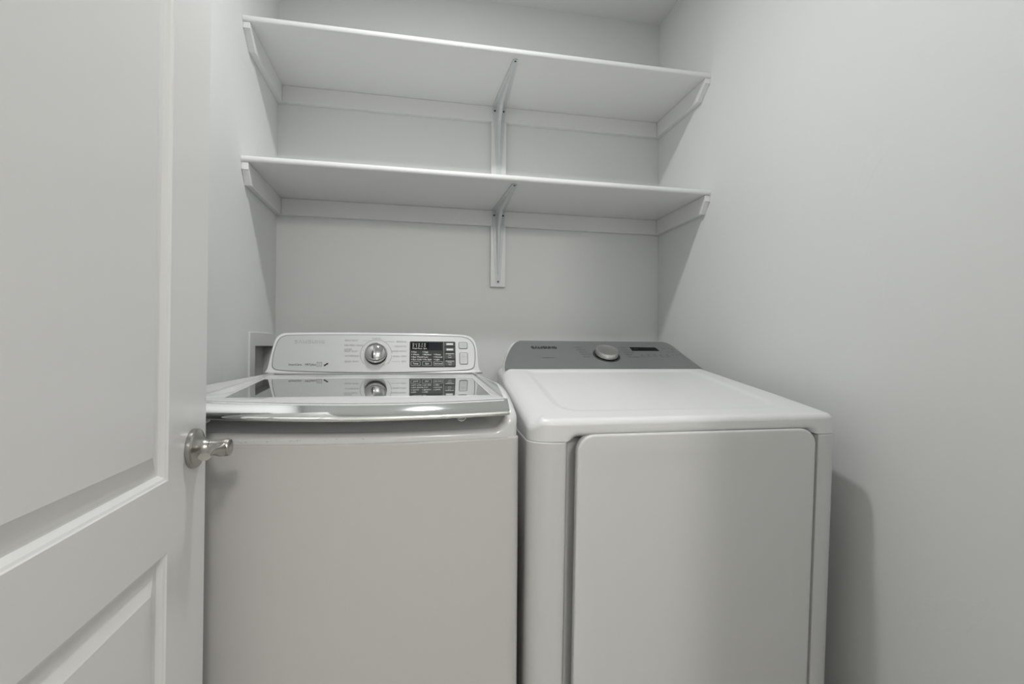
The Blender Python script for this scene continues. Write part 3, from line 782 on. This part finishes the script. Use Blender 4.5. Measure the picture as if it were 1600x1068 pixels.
for i, s in enumerate(('QUICK DRY', 'AIR FLUFF', 'WRINKLE CARE', 'TIME DRY', 'ECO NORMAL')):
    a, b = pp(0.0760 + 0.0035 * i, 0.631 - 0.0142 * i); text(g, s, pf2, a, b, 0.0066, 'LEFT', xs=0.85, bold=0.006)
g.obj('cycle_print', PR, con); g = G()
for i, s in enumerate(('Dry Level', 'Temp', 'Time', 'Adjust', 'Signal')):
    a, b = pp(0.142 + 0.0225 * i, 0.577); text(g, s, pf2, a, b, 0.0060, bold=0.006, xs=0.85)
    g.lathe([(0.0022, 0.0), (0.0022, 0.0003)], Fr(pf2.p(a, b + 0.0105), pf2.u, pf2.v), 12)
g.obj('option_print', PR, con); g = G()
for x, y, s in ((0.237, 0.626, 'Damp'), (0.256, 0.626, 'Less'), (0.270, 0.622, 'Power'), (0.246, 0.606, 'High'), (0.262, 0.606, 'Med'), (0.252, 0.588, 'Low'), (0.268, 0.588, 'Eco'), (0.281, 0.592, 'Start')):
    a, b = pp(x, y); text(g, s, pf2, a, b, 0.0060, bold=0.008, xs=0.85)
g.obj('setting_print', PR, con)
# door: rounded slab with a soft embossed field, in front of the recessed front
DX_0, DX_1, DZ_0, DZ_1, DR = -0.2425, 0.2885, 0.10, 0.8905, 0.034
def dring(ins, dep, r):
    out = []
    for x, z in rrect(DX_0 + ins, DZ_0 + ins, DX_1 - ins, DZ_1 - ins, max(0.004, r), 8): out.append(dp(x, dep, z))
    return out
g = G()
g.loft([dring(0.006, 0.0180, DR - 0.004), dring(0.0, 0.0150, DR), dring(0.0, 0.0010, DR), dring(0.0010, -0.0014, DR), dring(0.0035, -0.0026, DR - 0.002), dring(0.006, -0.0028, DR - 0.003),
        dring(0.036, -0.0029, 0.030), dring(0.040, -0.0027, 0.030), dring(0.052, -0.0014, 0.030), dring(0.064, -0.0004, 0.034), dring(0.072, -0.0002, 0.034)], True, True)
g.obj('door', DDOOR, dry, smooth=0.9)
for sx in (-0.28, 0.28):
    for sy in (0.08, 0.72):
        G().lathe([(0.016, 0.0), (0.018, 0.004), (0.018, 0.02), (0.010, 0.024), (0.010, 0.04)], Fr((sx + SH * sy, sy, 0), (1, 0, 0), (0, 1, 0)), 16).obj('foot', RUBBER, dry, smooth=0.6)

# ------------------------------------------------------------------ open door at the left
TH = math.radians(1.3)
DP = Vector((-0.3151, 0.83, 0.0))                       # latch edge of the visible face, at floor level
ddir = Vector((math.sin(TH), -math.cos(TH), 0))         # from the latch edge back to the hinges
dn = Vector((math.cos(TH), math.sin(TH), 0))
door = thing('door_1', 'white two-panel interior door standing open at the left with nickel lever', 'door', DP)
door['kind'] = 'structure'; 
del door['category']
DWD, DHT, DTH = 0.755, 2.03, 0.035
fr = Fr((0, 0, 0), ddir, (0, 0, 1))                      # u from latch edge to hinge, v up, n = ?
sgn = 1.0 if fr.n.dot(dn) > 0 else -1.0
def P(a, b, c): return Vector((0, 0, b)) + ddir * a + dn * c
Z0 = 0.012
pan = [(0.1212, 0.22, DWD - 0.1212, 0.7925), (0.1212, 0.885, DWD - 0.1212, 1.91)]
g = G()
# face made of strips round the two panels
def quad(a0, b0, a1, b1, c=0): g.add([P(a0, b0, c), P(a1, b0, c), P(a1, b1, c), P(a0, b1, c)], [(0, 1, 2, 3)])
for c in (0.0, -DTH):
    if c < 0:
        quad(0, Z0, DWD, DHT, c); continue
    quad(0, Z0, 0.1212, DHT); quad(DWD - 0.1212, Z0, DWD, DHT)
    quad(0.1212, Z0, DWD - 0.1212, 0.22); quad(0.1212, 0.7925, DWD - 0.1212, 0.885); quad(0.1212, 1.91, DWD - 0.1212, DHT)
for a0, b0, a1, b1 in ((0, Z0, DWD, Z0), (0, DHT, DWD, DHT)):
    g.add([P(a0, b0, 0), P(a1, b0, 0), P(a1, b0, -DTH), P(a0, b0, -DTH)], [(0, 1, 2, 3)])
for a in (0, DWD):
    g.add([P(a, Z0, 0), P(a, DHT, 0), P(a, DHT, -DTH), P(a, Z0, -DTH)], [(0, 1, 2, 3)])
g.obj('slab', DOORP, door)
for a0, b0, a1, b1 in pan:
    g = G(); rings = []
    for ins, dep in ((0.0, 0.0), (0.0012, -0.0016), (0.0030, -0.0026), (0.0038, -0.0030), (0.0060, -0.0062), (0.0085, -0.0086), (0.0103, -0.0090), (0.0130, -0.0088), (0.0200, -0.0070), (0.0300, -0.0038), (0.0365, -0.0018), (0.0375, -0.0012)):
        rings.append([P(a0 + ins, b0 + ins, dep), P(a1 - ins, b0 + ins, dep), P(a1 - ins, b1 - ins, dep), P(a0 + ins, b1 - ins, dep)])
    g.loft(rings, False, True)
    g.obj('raised_panel', DOORP, door, smooth=0.35)
# lever handle
LZ = 0.9115
hf = Fr(P(0.047, LZ, 0), ddir if sgn > 0 else -ddir, (0, 0, 1))
if hf.n.dot(dn) < 0: hf = Fr(hf.o, -hf.u, hf.v)
lev = thing('x', 'x', 'x', (0, 0, 0)); bpy.data.objects.remove(lev)
rose = G().lathe([(0.0278, 0.0), (0.0282, 0.002), (0.0280, 0.0058), (0.0266, 0.0076), (0.0250, 0.0082), (0.0200, 0.0104), (0.0160, 0.0130), (0.0128, 0.0168), (0.0116, 0.0205), (0.0114, 0.0228), (0.0102, 0.0228)], hf, 48).obj('lever_handle', NICKEL, door, smooth=0.6)
def HP(a, b, c): return P(0.047 + a, LZ + b, c)
g = G()
g.lathe([(0.0098, 0.0226), (0.0114, 0.0236), (0.0113, 0.0320), (0.0120, 0.0370), (0.0131, 0.0425), (0.0132, 0.0460), (0.0124, 0.0488), (0.0105, 0.0500), (0.001, 0.0502)], hf, 40)
path = [HP(-0.002, -0.0010, 0.0400), HP(0.010, -0.0012, 0.0398), HP(0.020, 0.0004, 0.0395), HP(0.034, 0.0036, 0.0405), HP(0.050, 0.0058, 0.0405), HP(0.066, 0.0062, 0.0425), HP(0.080, 0.0056, 0.0455), HP(0.090, 0.0050, 0.0475)]
g.tube(path, [(0.0092, 0.0112), (0.0088, 0.0104), (0.0080, 0.0086), (0.0068, 0.0064), (0.0062, 0.0054), (0.0064, 0.0050), (0.0069, 0.0049), (0.0070, 0.0048)], 20)
g.obj('lever_arm', NICKEL, rose, smooth=0.7)
bpy.data.objects.remove(_fo)
